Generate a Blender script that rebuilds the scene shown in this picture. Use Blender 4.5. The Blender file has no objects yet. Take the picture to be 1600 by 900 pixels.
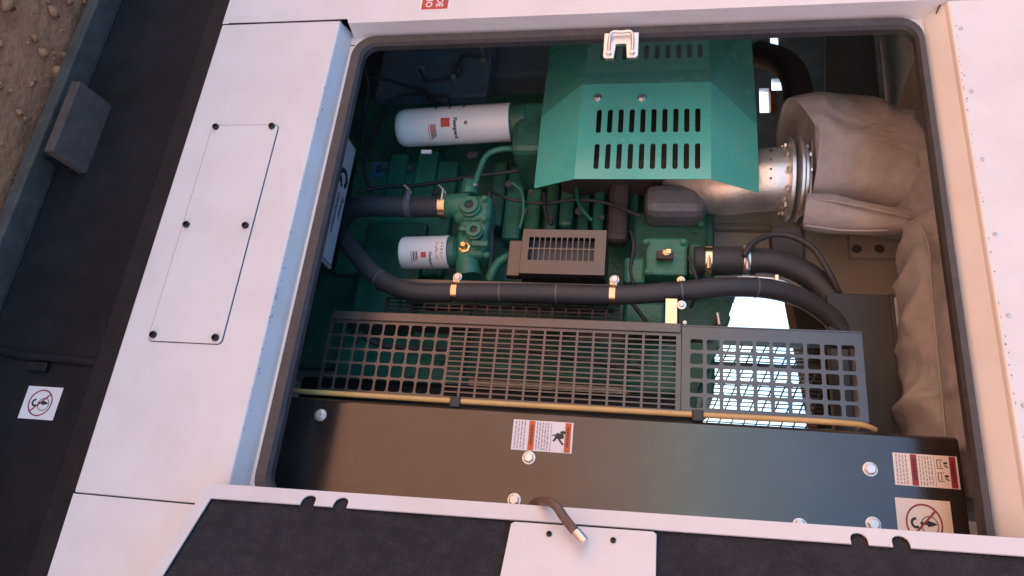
import bpy, math, random
from mathutils import Vector, Matrix, noise
random.seed(7)
C = bpy.context.scene.collection
SC = bpy.context.scene
# ------------------------------------------------------------------ camera (phone held on its side: world up points to picture right)
F, D, H = 1155.0, 1.5, 1.81
_vx = Vector((2800.0, -305.0, 1155.0)).normalized()
_vz = Vector((183.0, 6050.0, 1155.0)); _vz = (_vz - _vx * _vz.dot(_vx)).normalized()
_vy = _vz.cross(_vx)
ROT = Matrix((_vx, _vy, _vz))            # upright lens axes -> world
CAM = Vector((0, -D, H))
cd = bpy.data.cameras.new('camera'); cam = bpy.data.objects.new('camera', cd); C.objects.link(cam)
cd.sensor_width = 36; cd.lens = F / 1600 * 36; cd.clip_start = .05; cd.clip_end = 3000
r0, r1, r2 = ROT.col[0], ROT.col[1], ROT.col[2]
cam.matrix_world = Matrix(((r1.x, -r0.x, r2.x, CAM.x), (r1.y, -r0.y, r2.y, CAM.y), (r1.z, -r0.z, r2.z, CAM.z), (0, 0, 0, 1)))
SC.camera = cam
# ------------------------------------------------------------------ sky and sun (sun stands behind the machine, its near side is in open shade)
SUN_EL, SUN_AZ = 64, 12
wd = bpy.data.worlds.new('World'); SC.world = wd; wd.use_nodes = True
nt = wd.node_tree; sky = nt.nodes.new('ShaderNodeTexSky'); sky.sky_type = 'NISHITA'; sky.sun_disc = False
sky.sun_elevation = math.radians(SUN_EL); sky.sun_rotation = math.radians(SUN_AZ); sky.dust_density = .4; sky.ozone_density = 2
nt.links.new(sky.outputs[0], nt.nodes['Background'].inputs[0]); nt.nodes['Background'].inputs[1].default_value = .13
sl = bpy.data.lights.new('sun', 'SUN'); sl.energy = 4.4; sl.angle = math.radians(.5); sl.color = (1, .93, .84)
so = bpy.data.objects.new('sun', sl); C.objects.link(so)
e, a = math.radians(SUN_EL), math.radians(SUN_AZ)
so.rotation_euler = Vector((math.sin(a) * math.cos(e), math.cos(a) * math.cos(e), math.sin(e))).to_track_quat('Z', 'Y').to_euler()
so.location = (2, 8, 8)
SC.view_settings.view_transform = 'Standard'; SC.view_settings.look = 'None'
SC.view_settings.exposure = 1.5; SC.view_settings.gamma = 1; SC.view_settings.use_curve_mapping = False
SC.render.engine = 'CYCLES'; SC.cycles.use_denoising = True; SC.cycles.max_bounces = 10; SC.cycles.sample_clamp_indirect = 6

# ------------------------------------------------------------------ measuring: where the line of sight through a photo point meets a real plane
def ray(ix, iy):
    return ROT @ Vector(((iy - 450) / F, (ix - 800) / F, -1))
def W(ix, iy, Y):
    d = ray(ix, iy); return CAM + d * ((D + Y) / d.y)
def on_plane(ix, iy, p, n):
    d = ray(ix, iy); return CAM + d * ((p - CAM).dot(n) / d.dot(n))
def PX(ix, iy, Y):                        # metres per photo pixel there
    return (D + Y) / ray(ix, iy).y / F

# ------------------------------------------------------------------ materials
def mat(name, col, rough=.5, metal=0, var=.08, vscale=6, bump=0, bscale=200, spec=.5, rvar=.08, dust=None, dustamt=0, coat=0, coatr=.2):
    m = bpy.data.materials.new(name); m.use_nodes = True; n = m.node_tree; L = n.links
    b = n.nodes['Principled BSDF']; b.inputs['Metallic'].default_value = metal; b.inputs['Specular IOR Level'].default_value = spec; b.inputs['Coat Weight'].default_value = coat; b.inputs['Coat Roughness'].default_value = coatr
    tc = n.nodes.new('ShaderNodeNewGeometry')
    nz = n.nodes.new('ShaderNodeTexNoise'); nz.inputs['Scale'].default_value = vscale; nz.inputs['Detail'].default_value = 8; nz.inputs['Roughness'].default_value = .65
    L.new(tc.outputs['Position'], nz.inputs['Vector'])
    mp = n.nodes.new('ShaderNodeMapRange'); mp.inputs[1].default_value = .3; mp.inputs[2].default_value = .7
    mp.inputs[3].default_value = 1 - var; mp.inputs[4].default_value = 1 + var; L.new(nz.outputs[0], mp.inputs[0])
    mx = n.nodes.new('ShaderNodeVectorMath'); mx.operation = 'SCALE'; mx.inputs[0].default_value = col
    L.new(mp.outputs[0], mx.inputs['Scale']); out = mx.outputs[0]
    if dustamt:
        n2 = n.nodes.new('ShaderNodeTexNoise'); n2.inputs['Scale'].default_value = vscale * 3.1; n2.inputs['Detail'].default_value = 10; n2.inputs['Roughness'].default_value = .7
        L.new(tc.outputs['Position'], n2.inputs['Vector'])
        m2 = n.nodes.new('ShaderNodeMapRange'); m2.inputs[1].default_value = .45; m2.inputs[2].default_value = .75; m2.inputs[4].default_value = dustamt
        L.new(n2.outputs[0], m2.inputs[0])
        mm = n.nodes.new('ShaderNodeMix'); mm.data_type = 'RGBA'; L.new(m2.outputs[0], mm.inputs[0]); L.new(out, mm.inputs[6]); mm.inputs[7].default_value = (*dust, 1)
        out = mm.outputs[2]
    L.new(out, b.inputs['Base Color'])
    mr = n.nodes.new('ShaderNodeMapRange'); mr.inputs[1].default_value = .3; mr.inputs[2].default_value = .7
    mr.inputs[3].default_value = max(.02, rough - rvar); mr.inputs[4].default_value = min(1, rough + rvar); L.new(nz.outputs[0], mr.inputs[0]); L.new(mr.outputs[0], b.inputs['Roughness'])
    if bump:
        n3 = n.nodes.new('ShaderNodeTexNoise'); n3.inputs['Scale'].default_value = bscale; n3.inputs['Detail'].default_value = 4
        L.new(tc.outputs['Position'], n3.inputs['Vector'])
        bp = n.nodes.new('ShaderNodeBump'); bp.inputs['Strength'].default_value = bump; bp.inputs['Distance'].default_value = .01
        L.new(n3.outputs[0], bp.inputs['Height']); L.new(bp.outputs[0], b.inputs['Normal'])
    return m
DUST = (.32, .24, .18)
M = {}
M['white'] = mat('white_paint', (.715, .70, .70), .42, var=.045, vscale=1.8, bump=.06, bscale=420, rvar=.10, dust=(.50, .43, .37), dustamt=.28)
M['black'] = mat('black_paint', (.020, .016, .016), .21, coat=.0, coatr=.16, var=.2, vscale=4, bump=.03, bscale=350, spec=1, dust=DUST, dustamt=.08)
M['base'] = mat('skid_paint', (.008, .010, .013), .5, spec=.35, var=.25, vscale=5, bump=.12, bscale=120, dust=DUST, dustamt=.025)
M['guard'] = mat('guard_paint', (.042, .034, .034), .3, coat=.15, coatr=.28, var=.2, vscale=9, bump=.03, bscale=300, spec=1, dust=DUST, dustamt=.08)
M['green'] = mat('engine_green', (.035, .19, .12), .38, var=.25, vscale=14, bump=.18, bscale=90, dust=(.045, .055, .045), dustamt=.65)
M['shield'] = mat('shield_green', (.09, .48, .38), .26, var=.07, vscale=7, bump=.05, bscale=300, coat=.5, coatr=.2, dust=(.30, .40, .33), dustamt=.22)
M['dkgreen'] = mat('dark_green', (.024, .115, .075), .45, var=.35, vscale=12, bump=.3, bscale=70, dust=(.055, .06, .055), dustamt=.5)
M['rubber'] = mat('black_rubber', (.036, .037, .041), .55, var=.2, vscale=15, bump=.1, bscale=400, dust=DUST, dustamt=.06)
M['seal'] = mat('seal_rubber', (.045, .043, .047), .5, var=.2, vscale=15, bump=.1, bscale=300, dust=DUST, dustamt=.12)
M['foam'] = mat('acoustic_foam', (.032, .032, .037), .95, var=.35, vscale=9, bump=1, bscale=170, spec=.25, dust=(.11, .10, .10), dustamt=.3)
M['lining'] = mat('pale_lining', (.42, .52, .60), .9, var=.3, vscale=5, bump=.3, bscale=200)  # pale blue put into the colour to lift the bay like haze
M['zinc'] = mat('zinc_steel', (.74, .71, .69), .42, 1, var=.15, vscale=40, bump=.05, bscale=300)
M['clamp'] = mat('warm_metal', (.86, .62, .40), .27, 1, var=.15, vscale=40)  # warm tint stands in for the ground mirrored in the clamps
M['brass'] = mat('brass', (.80, .55, .28), .3, 1, var=.15, vscale=40)
M['steel'] = mat('exhaust_steel', (.78, .77, .77), .4, .85, var=.2, vscale=14, bump=.08, bscale=120)
M['blanket'] = mat('glass_cloth', (.37, .38, .425), .5, var=.12, vscale=9, bump=.35, bscale=500, dust=(.2, .15, .11), dustamt=.3)
_n = M['blanket'].node_tree; _b = [x for x in _n.nodes if x.type == 'BUMP'][0]
_t = _n.nodes.new('ShaderNodeTexNoise'); _t.inputs['Scale'].default_value = 5; _t.inputs['Detail'].default_value = 3; _t.inputs['Distortion'].default_value = 1.2
_g = [x for x in _n.nodes if x.type == 'NEW_GEOMETRY'][0]; _n.links.new(_g.outputs['Position'], _t.inputs['Vector'])
_q = _n.nodes.new('ShaderNodeBump'); _q.inputs['Strength'].default_value = .35; _q.inputs['Distance'].default_value = .06
_n.links.new(_t.outputs[0], _q.inputs['Height']); _n.links.new(_q.outputs[0], _b.inputs['Normal'])
M['filter'] = mat('filter_white', (.78, .77, .76), .35, var=.03, vscale=10)
M['paper'] = mat('label_white', (.80, .77, .77), .45, var=.03, vscale=20)
M['red'] = mat('print_red', (.52, .06, .04), .5, var=.08, vscale=50)
M['orange'] = mat('print_orange', (.62, .11, .035), .5, var=.1, vscale=60)
M['maroon'] = mat('print_maroon', (.30, .035, .06), .5, var=.1, vscale=60)
M['ink'] = mat('print_black', (.02, .02, .025), .5, var=.1, vscale=60)
M['greyink'] = mat('print_grey', (.38, .34, .38), .5, var=.2, vscale=200)
M['grey'] = mat('grey_paint', (.28, .285, .28), .5, var=.1, vscale=6, bump=.05, dust=DUST, dustamt=.1)
M['dkgrey'] = mat('cast_grey', (.10, .10, .11), .45, var=.2, vscale=20, bump=.15, bscale=120)
M['rust'] = mat('rusty_iron', (.075, .052, .045), .6, var=.3, vscale=20, bump=.2, bscale=120)
M['amber'] = mat('amber_tube', (.62, .40, .15), .4, var=.12, vscale=20, dust=(.3, .22, .1), dustamt=.2)
M['blackbolt'] = mat('black_bolt', (.03, .026, .028), .35, .5, var=.2, vscale=80)
M['blue'] = mat('sticker_blue', (.05, .16, .26), .45, var=.1, vscale=40)
M['soil'] = mat('soil', (.46, .185, .085), .95, var=.35, vscale=9, bump=.9, bscale=40, dust=(.56, .29, .14), dustamt=.7)
M['yard'] = mat('sandy_yard', (.52, .25, .14), .95, var=.15, vscale=.8, bump=.5, bscale=30)
M['dusty'] = mat('dusty_paint', (.075, .064, .054), .75, var=.3, vscale=14, bump=.2, bscale=150, dust=(.14, .11, .085), dustamt=.6)
M['stone'] = mat('clod', (.46, .21, .10), .95, var=.4, vscale=30, bump=.5, bscale=150)
M['clay'] = mat('tan_tint', (.42, .24, .14), .5, var=.15, vscale=9)
M['bulk'] = mat('bulkhead_grey', (.46, .47, .44), .5, var=.08, vscale=6, bump=.05, dust=DUST, dustamt=.15)
M['tan'] = mat('tan_board', (.44, .40, .36), .6, var=.2, vscale=9, dust=DUST, dustamt=.4)
M['earthy'] = mat('earth_dusted_paint', (.085, .062, .052), .8, var=.25, vscale=12, bump=.15, bscale=150, dust=(.16, .11, .085), dustamt=.5)
M['duct'] = mat('duct_grey', (.12, .16, .20), .5, var=.2, vscale=8, dust=DUST, dustamt=.08)  # veil's blue lift put into the dark duct colour
M['slate'] = mat('slate_paint', (.036, .046, .06), .6, var=.15, vscale=8, dust=DUST, dustamt=.04)
M['lidgrey'] = mat('lid_grey', (.46, .48, .50), .4, var=.08, vscale=20, dust=DUST, dustamt=.15)
M['midgrey'] = mat('alloy_grey', (.15, .155, .17), .45, var=.2, vscale=20, bump=.15, bscale=120, dust=(.06, .05, .05), dustamt=.4)
M['chip'] = mat('bare_primer', (.20, .20, .22), .7, var=.5, vscale=90)
M['braid'] = mat('braided_hose', (.15, .10, .08), .6, var=.35, vscale=120, bump=.4, bscale=500)

# ------------------------------------------------------------------ mesh building
class B:
    def __init__(s): s.v = []; s.f = []
    def add(s, vs, fs):
        k = len(s.v); s.v += [Vector(p) for p in vs]; s.f += [tuple(i + k for i in f) for f in fs]; return s
    def box(s, x0, x1, y0, y1, z0, z1):
        return s.add([(x0,y0,z0),(x1,y0,z0),(x1,y1,z0),(x0,y1,z0),(x0,y0,z1),(x1,y0,z1),(x1,y1,z1),(x0,y1,z1)],
                     [(0,3,2,1),(4,5,6,7),(0,1,5,4),(1,2,6,5),(2,3,7,6),(3,0,4,7)])
    def hexa(s, a, b):                     # two quads (4 pts each) joined
        return s.add(list(a) + list(b), [(3,2,1,0),(4,5,6,7),(0,1,5,4),(1,2,6,5),(2,3,7,6),(3,0,4,7)])
    def prism(s, pts, off):                # polygon pts swept by off
        n = len(pts); off = Vector(off); pts = [Vector(p) for p in pts]
        return s.add(pts + [p + off for p in pts], [tuple(range(n - 1, -1, -1)), tuple(range(n, 2 * n))] + [(i, (i+1) % n, n + (i+1) % n, n + i) for i in range(n)])
    def xz(s, pts, y0, y1): return s.prism([(x, y0, z) for x, z in pts], (0, y1 - y0, 0))
    def ring(s, outer, inner):             # two closed loops of equal length -> strip
        n = len(outer); return s.add(list(outer) + list(inner), [(i, (i+1) % n, n + (i+1) % n, n + i) for i in range(n)])
    def loops(s, loops, cap=True, close=True):
        n = len(loops[0]); k = len(s.v); vs = [p for l in loops for p in l]; fs = []
        for j in range(len(loops) - 1):
            for i in range(n if close else n - 1):
                fs.append((j*n + i, j*n + (i+1) % n, (j+1)*n + (i+1) % n, (j+1)*n + i))
        if cap: fs += [tuple(range(n - 1, -1, -1)), tuple(range((len(loops)-1)*n, len(loops)*n))]
        return s.add(vs, fs)
    def tube(s, path, r, seg=14, sub=6, cap=True, wob=None):
        P = smooth(path, sub) if sub else [Vector(p) for p in path]
        rs = r if isinstance(r, (list, tuple)) else [r] * len(path)
        up = None; L = []
        for i, p in enumerate(P):
            t = (P[min(i+1, len(P)-1)] - P[max(i-1, 0)]).normalized()
            if up is None: up = t.orthogonal().normalized()
            up = (up - t * up.dot(t)).normalized(); sd = t.cross(up)
            q = i / max(1, len(P) - 1) * (len(rs) - 1); a = min(int(q), len(rs) - 2) if len(rs) > 1 else 0
            rad = rs[a] + (rs[min(a+1, len(rs)-1)] - rs[a]) * (q - a)
            lp = []
            for k in range(seg):
                an = 2 * math.pi * k / seg; dr = sd * math.sin(an) + up * math.cos(an)
                rr = rad * (1 + (wob(p + dr * rad, i / len(P), an) if wob else 0))
                lp.append(p + dr * rr)
            L.append(lp)
        return s.loops(L, cap)
    def lathe(s, p0, axis, prof, seg=28):  # prof: (distance along axis, radius)
        ax = Vector(axis).normalized(); u = ax.orthogonal().normalized(); w = ax.cross(u); p0 = Vector(p0)
        return s.loops([[p0 + ax * d + (u * math.cos(2*math.pi*k/seg) + w * math.sin(2*math.pi*k/seg)) * max(r, 1e-4) for k in range(seg)] for d, r in prof])
    def sheet(s, P, xs, zs, holes, t, nrm, chamf=0):   # perforated plate: P(x,z)->point, cell grid, set of hole cells
        nrm = Vector(nrm) * t
        def cell(poly):
            s.prism([P(x, z) for x, z in poly], nrm)
        for i in range(len(xs) - 1):
            j = 0
            while j < len(zs) - 1:
                if (i, j) in holes:
                    if chamf:
                        x0, x1, z0, z1 = xs[i], xs[i+1], zs[j], zs[j+1]; c = chamf * min(x1-x0, z1-z0)
                        for (x, z, a, b) in ((x0,z0,1,1),(x1,z0,-1,1),(x1,z1,-1,-1),(x0,z1,1,-1)):
                            cell([(x, z), (x + a*c, z), (x + a*c*.3, z + b*c*.3), (x, z + b*c)])
                    j += 1; continue
                k = j
                while k < len(zs) - 1 and (i, k) not in holes: k += 1
                cell([(xs[i], zs[j]), (xs[i+1], zs[j]), (xs[i+1], zs[k]), (xs[i], zs[k])]); j = k
        return s
def smooth(path, sub):
    P = [Vector(p) for p in path]
    if len(P) < 3: return P
    out = []
    for i in range(len(P) - 1):
        a, b, c, d = P[max(i-1, 0)], P[i], P[i+1], P[min(i+2, len(P)-1)]
        for k in range(sub):
            t = k / sub; out.append(.5 * ((2*b) + (c - a)*t + (2*a - 5*b + 4*c - d)*t*t + (3*b - a - 3*c + d)*t**3))
    return out + [P[-1]]
LOC = {}
def thing(name, label, cat, loc, group=None):
    o = bpy.data.objects.new(name, None); C.objects.link(o); o.empty_display_size = .05
    o.location = loc; o['label'] = label; o['category'] = cat; LOC[o] = Vector(loc)
    if group: o['group'] = group
    return o
def link(name, me, at, parent):
    o = bpy.data.objects.new(name, me); C.objects.link(o); LOC[o] = Vector(at)
    if parent is not None: o.parent = parent; o.location = Vector(at) - LOC[parent]
    else: o.location = at
    return o
def obj(name, b, m, parent=None, bevel=0, sm=False, label=None, seg=2):
    lo = Vector([min(v[i] for v in b.v) for i in range(3)]); hi = Vector([max(v[i] for v in b.v) for i in range(3)]); at = (lo + hi) / 2
    me = bpy.data.meshes.new(name); me.from_pydata([v - at for v in b.v], [], b.f); me.update()
    me.materials.append(M[m] if isinstance(m, str) else m)
    import bmesh
    bm = bmesh.new(); bm.from_mesh(me); bmesh.ops.recalc_face_normals(bm, faces=bm.faces); bm.to_mesh(me); bm.free()
    o = link(name, me, at, parent)
    if bevel:
        md = o.modifiers.new('bevel', 'BEVEL'); md.width = bevel; md.segments = seg; md.limit_method = 'ANGLE'; md.angle_limit = math.radians(35)
    if sm:
        me.shade_smooth()
        if sm != True: me.set_sharp_from_angle(angle=math.radians(sm))
    if label: o['label'] = label
    return o
_bolt = {}
def bolt(parent, p, n=(0, -1, 0), r=.012, kind='zinc', name='bolt', style='hex'):
    key = (kind, style, round(r, 4))
    if key not in _bolt:
        b = B()
        if style == 'hex':
            b.lathe((0,0,0), (0,0,1), [(0, r*1.25), (r*.16, r*1.25), (r*.2, r*1.2)], 20)
            b.lathe((0,0,r*.2), (0,0,1), [(0, r), (r*.5, r), (r*.62, r*.8)], 6)
        elif style == 'cap':
            b.lathe((0,0,0), (0,0,1), [(0, r), (r*.7, r), (r*.95, r*.8), (r*.95, r*.5), (r*.4, r*.45)], 18)
        elif style == 'washer':
            b.lathe((0,0,0), (0,0,1), [(0, r), (r*.25, r), (r*.3, r*.55), (r*.9, r*.5), (r*.95, r*.3)], 18)
        me = bpy.data.meshes.new(name); me.from_pydata(b.v, [], b.f); me.update(); me.materials.append(M[kind])
        import bmesh
        bm = bmesh.new(); bm.from_mesh(me); bmesh.ops.recalc_face_normals(bm, faces=bm.faces); bm.to_mesh(me); bm.free()
        _bolt[key] = me
    o = link(name, _bolt[key], p, parent)
    o.rotation_mode = 'QUATERNION'; o.rotation_quaternion = Vector(n).to_track_quat('Z', 'Y') @ Matrix.Rotation(random.random() * 3, 3, 'Z').to_quaternion()
    return o
def text2d(s, size, shear=0, bold=0):
    cu = bpy.data.curves.new('t', 'FONT'); cu.body = s; cu.size = size; cu.shear = shear; cu.offset = bold; cu.resolution_u = 2
    o = bpy.data.objects.new('t', cu); C.objects.link(o)
    me = bpy.data.meshes.new_from_object(o.evaluated_get(bpy.context.evaluated_depsgraph_get()))
    vs = [(v.co.x, v.co.y) for v in me.vertices]; fs = [tuple(p.vertices) for p in me.polygons]
    bpy.data.objects.remove(o); bpy.data.curves.remove(cu); bpy.data.meshes.remove(me); return vs, fs
def flat(b, vs2, fs, P):                   # 2D mesh placed by P(x,y)->point
    return b.add([P(x, y) for x, y in vs2], fs)
def rect2(x0, y0, x1, y1): return [(x0, y0), (x1, y0), (x1, y1), (x0, y1)], [(0, 1, 2, 3)]
def disc2(cx, cy, ro, ri=0, n=28, a0=0, a1=2*math.pi):
    vs, fs = [], []
    for k in range(n + 1):
        t = a0 + (a1 - a0) * k / n
        vs += [(cx + ro*math.cos(t), cy + ro*math.sin(t)), (cx + ri*math.cos(t), cy + ri*math.sin(t))]
    for k in range(n): fs.append((2*k, 2*k+2, 2*k+3, 2*k+1))
    return vs, fs
def line2(x0, y0, x1, y1, w):
    d = Vector((x1 - x0, y1 - y0)).normalized() * w / 2
    return [(x0 - d.y, y0 + d.x), (x0 + d.y, y0 - d.x), (x1 + d.y, y1 - d.x), (x1 - d.y, y1 + d.x)], [(0, 1, 2, 3)]
def rrect(x0, x1, z0, z1, r, n=6):
    pts = []
    for cx, cz, a0 in ((x1-r, z0+r, -90), (x1-r, z1-r, 0), (x0+r, z1-r, 90), (x0+r, z0+r, 180)):
        for k in range(n + 1):
            a = math.radians(a0 + 90*k/n); pts.append((cx + r*math.cos(a), cz + r*math.sin(a)))
    return pts
def pbox(b, xa, ya, xb, yb, Y, depth):     # box whose front face lies on plane Y between two photo points
    p, q = W(xa, ya, Y), W(xb, yb, Y)
    return b.box(min(p.x,q.x), max(p.x,q.x), Y, Y + depth, min(p.z,q.z), max(p.z,q.z))

# ================================================================== SETTING: bare soil
g = B(); n = 70
def gz(x, y): 
    return -.004 + .012 * noise.noise(Vector((x*1.3, y*1.3, 0))) + .006 * noise.noise(Vector((x*6, y*6, 3)))
gxs = [-2.9 + i * .045 for i in range(80)]; gys = [-.55 + i*.045 for i in range(34)]
L = [[Vector((x, y, gz(x, y) - .012)) for x in gxs] for y in gys]
g.loops(L, cap=False, close=False)
so_ = obj('soil_patch', g, 'soil', sm=True); so_['kind'] = 'structure'
g = B(); g.add([(-600,-600,-.03),(600,-600,-.03),(600,600,-.03),(-600,600,-.03)], [(0,1,2,3)])
o = obj('ground', g, 'yard'); o['kind'] = 'structure'
g = B()
for k in range(900):
    x, y = random.uniform(-2.7, -.2), random.uniform(-.5, .4); r = random.choice((.004, .004, .006, .006, .009, .014, .024)) * random.uniform(.7, 1.3)
    c = Vector((x, y, gz(x, y) - .012 + r*.3)); q = [Vector((random.uniform(.6, 1.2)*dx, random.uniform(.6, 1.2)*dy, random.uniform(.5, 1)*dz)) * r for dx, dy, dz in ((1,0,0),(0,1,0),(-1,0,0),(0,-1,0),(0,0,1),(0,0,-1))]
    g.add([c + p for p in q], [(0,1,4),(1,2,4),(2,3,4),(3,0,4),(1,0,5),(2,1,5),(3,2,5),(0,3,5)])
o = obj('clods', g, 'stone', sm=True); o['kind'] = 'stuff'; o['label'] = 'small earth clods scattered on the bare soil'; o['category'] = 'soil'

# ================================================================== SKID BASE
ZW = H - 1.243                              # lower edge of the white canopy
sk = thing('skid_base', 'black painted steel skid base channel under the white enclosure', 'skid', (-.9, .6, 0))
obj('top_flange', B().box(-4.8, 1.4, .012, 2.2, ZW - .068, ZW - .003), 'base', sk, bevel=.006)
obj('web', B().box(-4.8, 1.4, .128, .14, H - 1.75, ZW - .068), 'base', sk)
obj('bottom_flange', B().box(-4.8, 1.4, .05, .2, H - 1.79, H - 1.75), 'dusty', sk, bevel=.005)
obj('far_web', B().box(-4.8, 1.4, 2.1, 2.12, 0, ZW - .068), 'base', sk)
lg = obj('lifting_lug', B().box(-1.225, -1.025, .07, .128, H - 1.75, H - 1.66), 'base', sk, bevel=.004, label='box shaped lug welded onto the bottom flange')
obj('lug_plate', B().add([(-1.245, .012, H - 1.685), (-1.005, .012, H - 1.685), (-1.005, .13, H - 1.668), (-1.245, .13, H - 1.668), (-1.245, .012, H - 1.655), (-1.005, .012, H - 1.655), (-1.005, .13, H - 1.638), (-1.245, .13, H - 1.638)], [(0,3,2,1),(4,5,6,7),(0,1,5,4),(1,2,6,5),(2,3,7,6),(3,0,4,7)]), 'earthy', lg, bevel=.002)
b = B(); b.tube([W(0, 548, .125), W(40, 556, .12), W(95, 560, .12), W(150, 566, .125), W(165, 560, .13)], .012, 10)
obj('cable_conduit', b, 'base', sk, sm=True)
b = B(); b.box(*[W(60, 572, .12).x + d for d in (-.01, .014)], .112, .128, *[W(60, 572, .12).z + d for d in (-.028, .03)]); obj('conduit_clip', b, 'base', sk, bevel=.003)

def no_lift(parent, P, s, full=True):       # prohibition sticker: red ring and bar over hook and chain
    st = obj('sticker', flat(B(), *rect2(0, 0, s*.82, s), lambda x, y: P(x, y, .0006)), 'paper', parent, label='white square sticker with red no lifting sign')
    b = B(); cx, cy = s*.41, s*.49
    flat(b, *disc2(cx, cy, s*.335, s*.305), lambda x, y: P(x, y, .0016)); flat(b, *line2(cx + s*.225, cy - s*.225, cx - s*.225, cy + s*.225, s*.035), lambda x, y: P(x, y, .0018))
    obj('prohibition_ring', b, 'maroon', st)
    b = B()
    flat(b, *disc2(cx, cy - s*.15, s*.095, s*.05, 20, math.radians(170), math.radians(400)), lambda x, y: P(x, y, .0012))
    flat(b, *line2(cx, cy - s*.07, cx, cy + s*.06, s*.045), lambda x, y: P(x, y, .0012))
    flat(b, [(cx - s*.055, cy + s*.06), (cx + s*.055, cy + s*.06), (cx + s*.03, cy + s*.17), (cx, cy + s*.24), (cx - s*.03, cy + s*.17)], [(0,1,2,3,4)], lambda x, y: P(x, y, .0012))
    flat(b, *disc2(cx + s*.03, cy + s*.10, s*.16, s*.145), lambda x, y: P(x, y, .0012))
    obj('hook_symbol', b, 'ink', st)
p = W(24, 656, .127); q = W(98, 606, .127); s0 = (q.z - p.z) * .985; x0 = q.x
no_lift(sk, lambda x, y, e: Vector((x0 + x * 1.0, .128 - e, p.z + .004 + y)), s0)

# ================================================================== ENCLOSURE (white canopy)
XL, XR = -1.411, -.107                       # outer rims of the door recess
ZB, ZT = H - .8796, H + .671                 # ledge rim, head rim
YI = .056                                    # plane of the seal flange
XLi, XRi, ZBi, ZTi = -1.404, -.116, H - .862, H + .632
ROOF = H + 1.02
en = thing('generator_enclosure', 'white painted sheet steel generator enclosure with a wide open side bay', 'enclosure', (-.7, 1.1, ZW))
obj('lower_rail', B().prism([(XL - .013, 0, ZW), (XL - .013, 0, ZB), (XL - .013, YI, ZBi), (XL - .013, .10, ZBi), (XL - .013, .10, ZW)], (XR + .0 - XL + .012, 0, 0)), 'white', en, bevel=.004)
# posts and head: faces, sloped reveals
obj('left_post', B().prism([(-4.8, 0, ZW), (XL - .016, 0, ZW), (XL - .016, 0, ZB + .02), (XL, 0, ZB + .026), (XL, 0, ZT), (XL, 0, ROOF), (-4.8, 0, ROOF)], (0, .0015, 0))
    .add([(XL, 0, ZB+.026), (XL, 0, ZT + .3), (XLi, YI, ZT + .3), (XLi, YI, ZB + .026)], [(0,1,2,3)]), 'white', en)
obj('right_post', B().prism([(XR + .002, 0, ZW), (1.4, 0, ZW), (1.4, 0, ROOF), (XR + .002, 0, ROOF)], (0, .0015, 0))
    .add([(XR + .002, 0, ZB), (XR + .002, 0, ZT + .3), (XRi, YI, ZT + .3), (XRi, YI, ZB)], [(0,1,2,3)]), 'white', en)
def yz(pts, x0, x1): return B().prism([(x0, y, z) for y, z in pts], (x1 - x0, 0, 0))
obj('head_panel', yz([(0, ZT), (0, ROOF), (.02, ROOF), (.02, ZT + .03), (YI, ZTi + .03), (YI, ZTi), (.012, ZT - .004)], XL + .003, XR - .002), 'white', en, bevel=.004)
rim = rrect(XLi - .03, XRi + .03, ZBi - .02, ZTi + .02, .02); inn = rrect(XLi + .012, XRi - .012, ZBi + .020, ZTi - .012, .06)
obj('seal_flange', B().ring([(x, YI, z) for x, z in rim], [(x, YI, z) for x, z in inn]), 'white', en)
o1 = rrect(XLi + .004, XRi - .006, ZBi + .014, ZTi - .004, .062); o2 = rrect(XLi + .010, XRi - .012, ZBi + .020, ZTi - .008, .058)
o3 = rrect(XLi + .030, XRi - .026, ZBi + .042, ZTi - .020, .045); o4 = rrect(XLi + .036, XRi - .034, ZBi + .049, ZTi - .025, .04)
Y2 = lambda pts, y: [Vector((x, y, z)) for x, z in pts]
b = B(); b.ring(Y2(o1, YI - .002), Y2(o1, YI - .012)); b.ring(Y2(o1, YI - .012), Y2(o2, YI - .02)); b.ring(Y2(o2, YI - .02), Y2(o3, YI - .018)); b.ring(Y2(o3, YI - .018), Y2(o4, YI - .008)); b.ring(Y2(o4, YI - .008), Y2(o4, YI + .010))
obj('door_seal', b, 'seal', en, sm=50, label='black rubber seal with rounded corners round the door opening')
# access cover with six bolts
px = [W(*p, 0) for p in ((341,200),(428,198),(293,352),(386,352),(239,524),(337,528))]
xa, xb = px[0].x, px[4].x; za, zb = (px[0].z + px[4].z)/2, (px[1].z + px[5].z)/2
cv = obj('access_cover', B().xz(rrect(xa - .006, xb + .014, za - .012, zb + .016, .012), -.0035, .0), 'white', en, bevel=.0012, label='flat white access cover held by six black bolts')
obj('cover_shadow_line', B().xz(rrect(xa - .0078, xb + .0158, za - .0138, zb + .0182, .0135), -.0012, -.0004), 'ink', en)  # dark plate standing in for the shadow outline round the cover
for x in (xa, (xa + xb)/2, xb):
    for z in (za, zb): bolt(cv, (x, -.0035, z), r=.0085, kind='blackbolt', style='cap')
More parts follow.
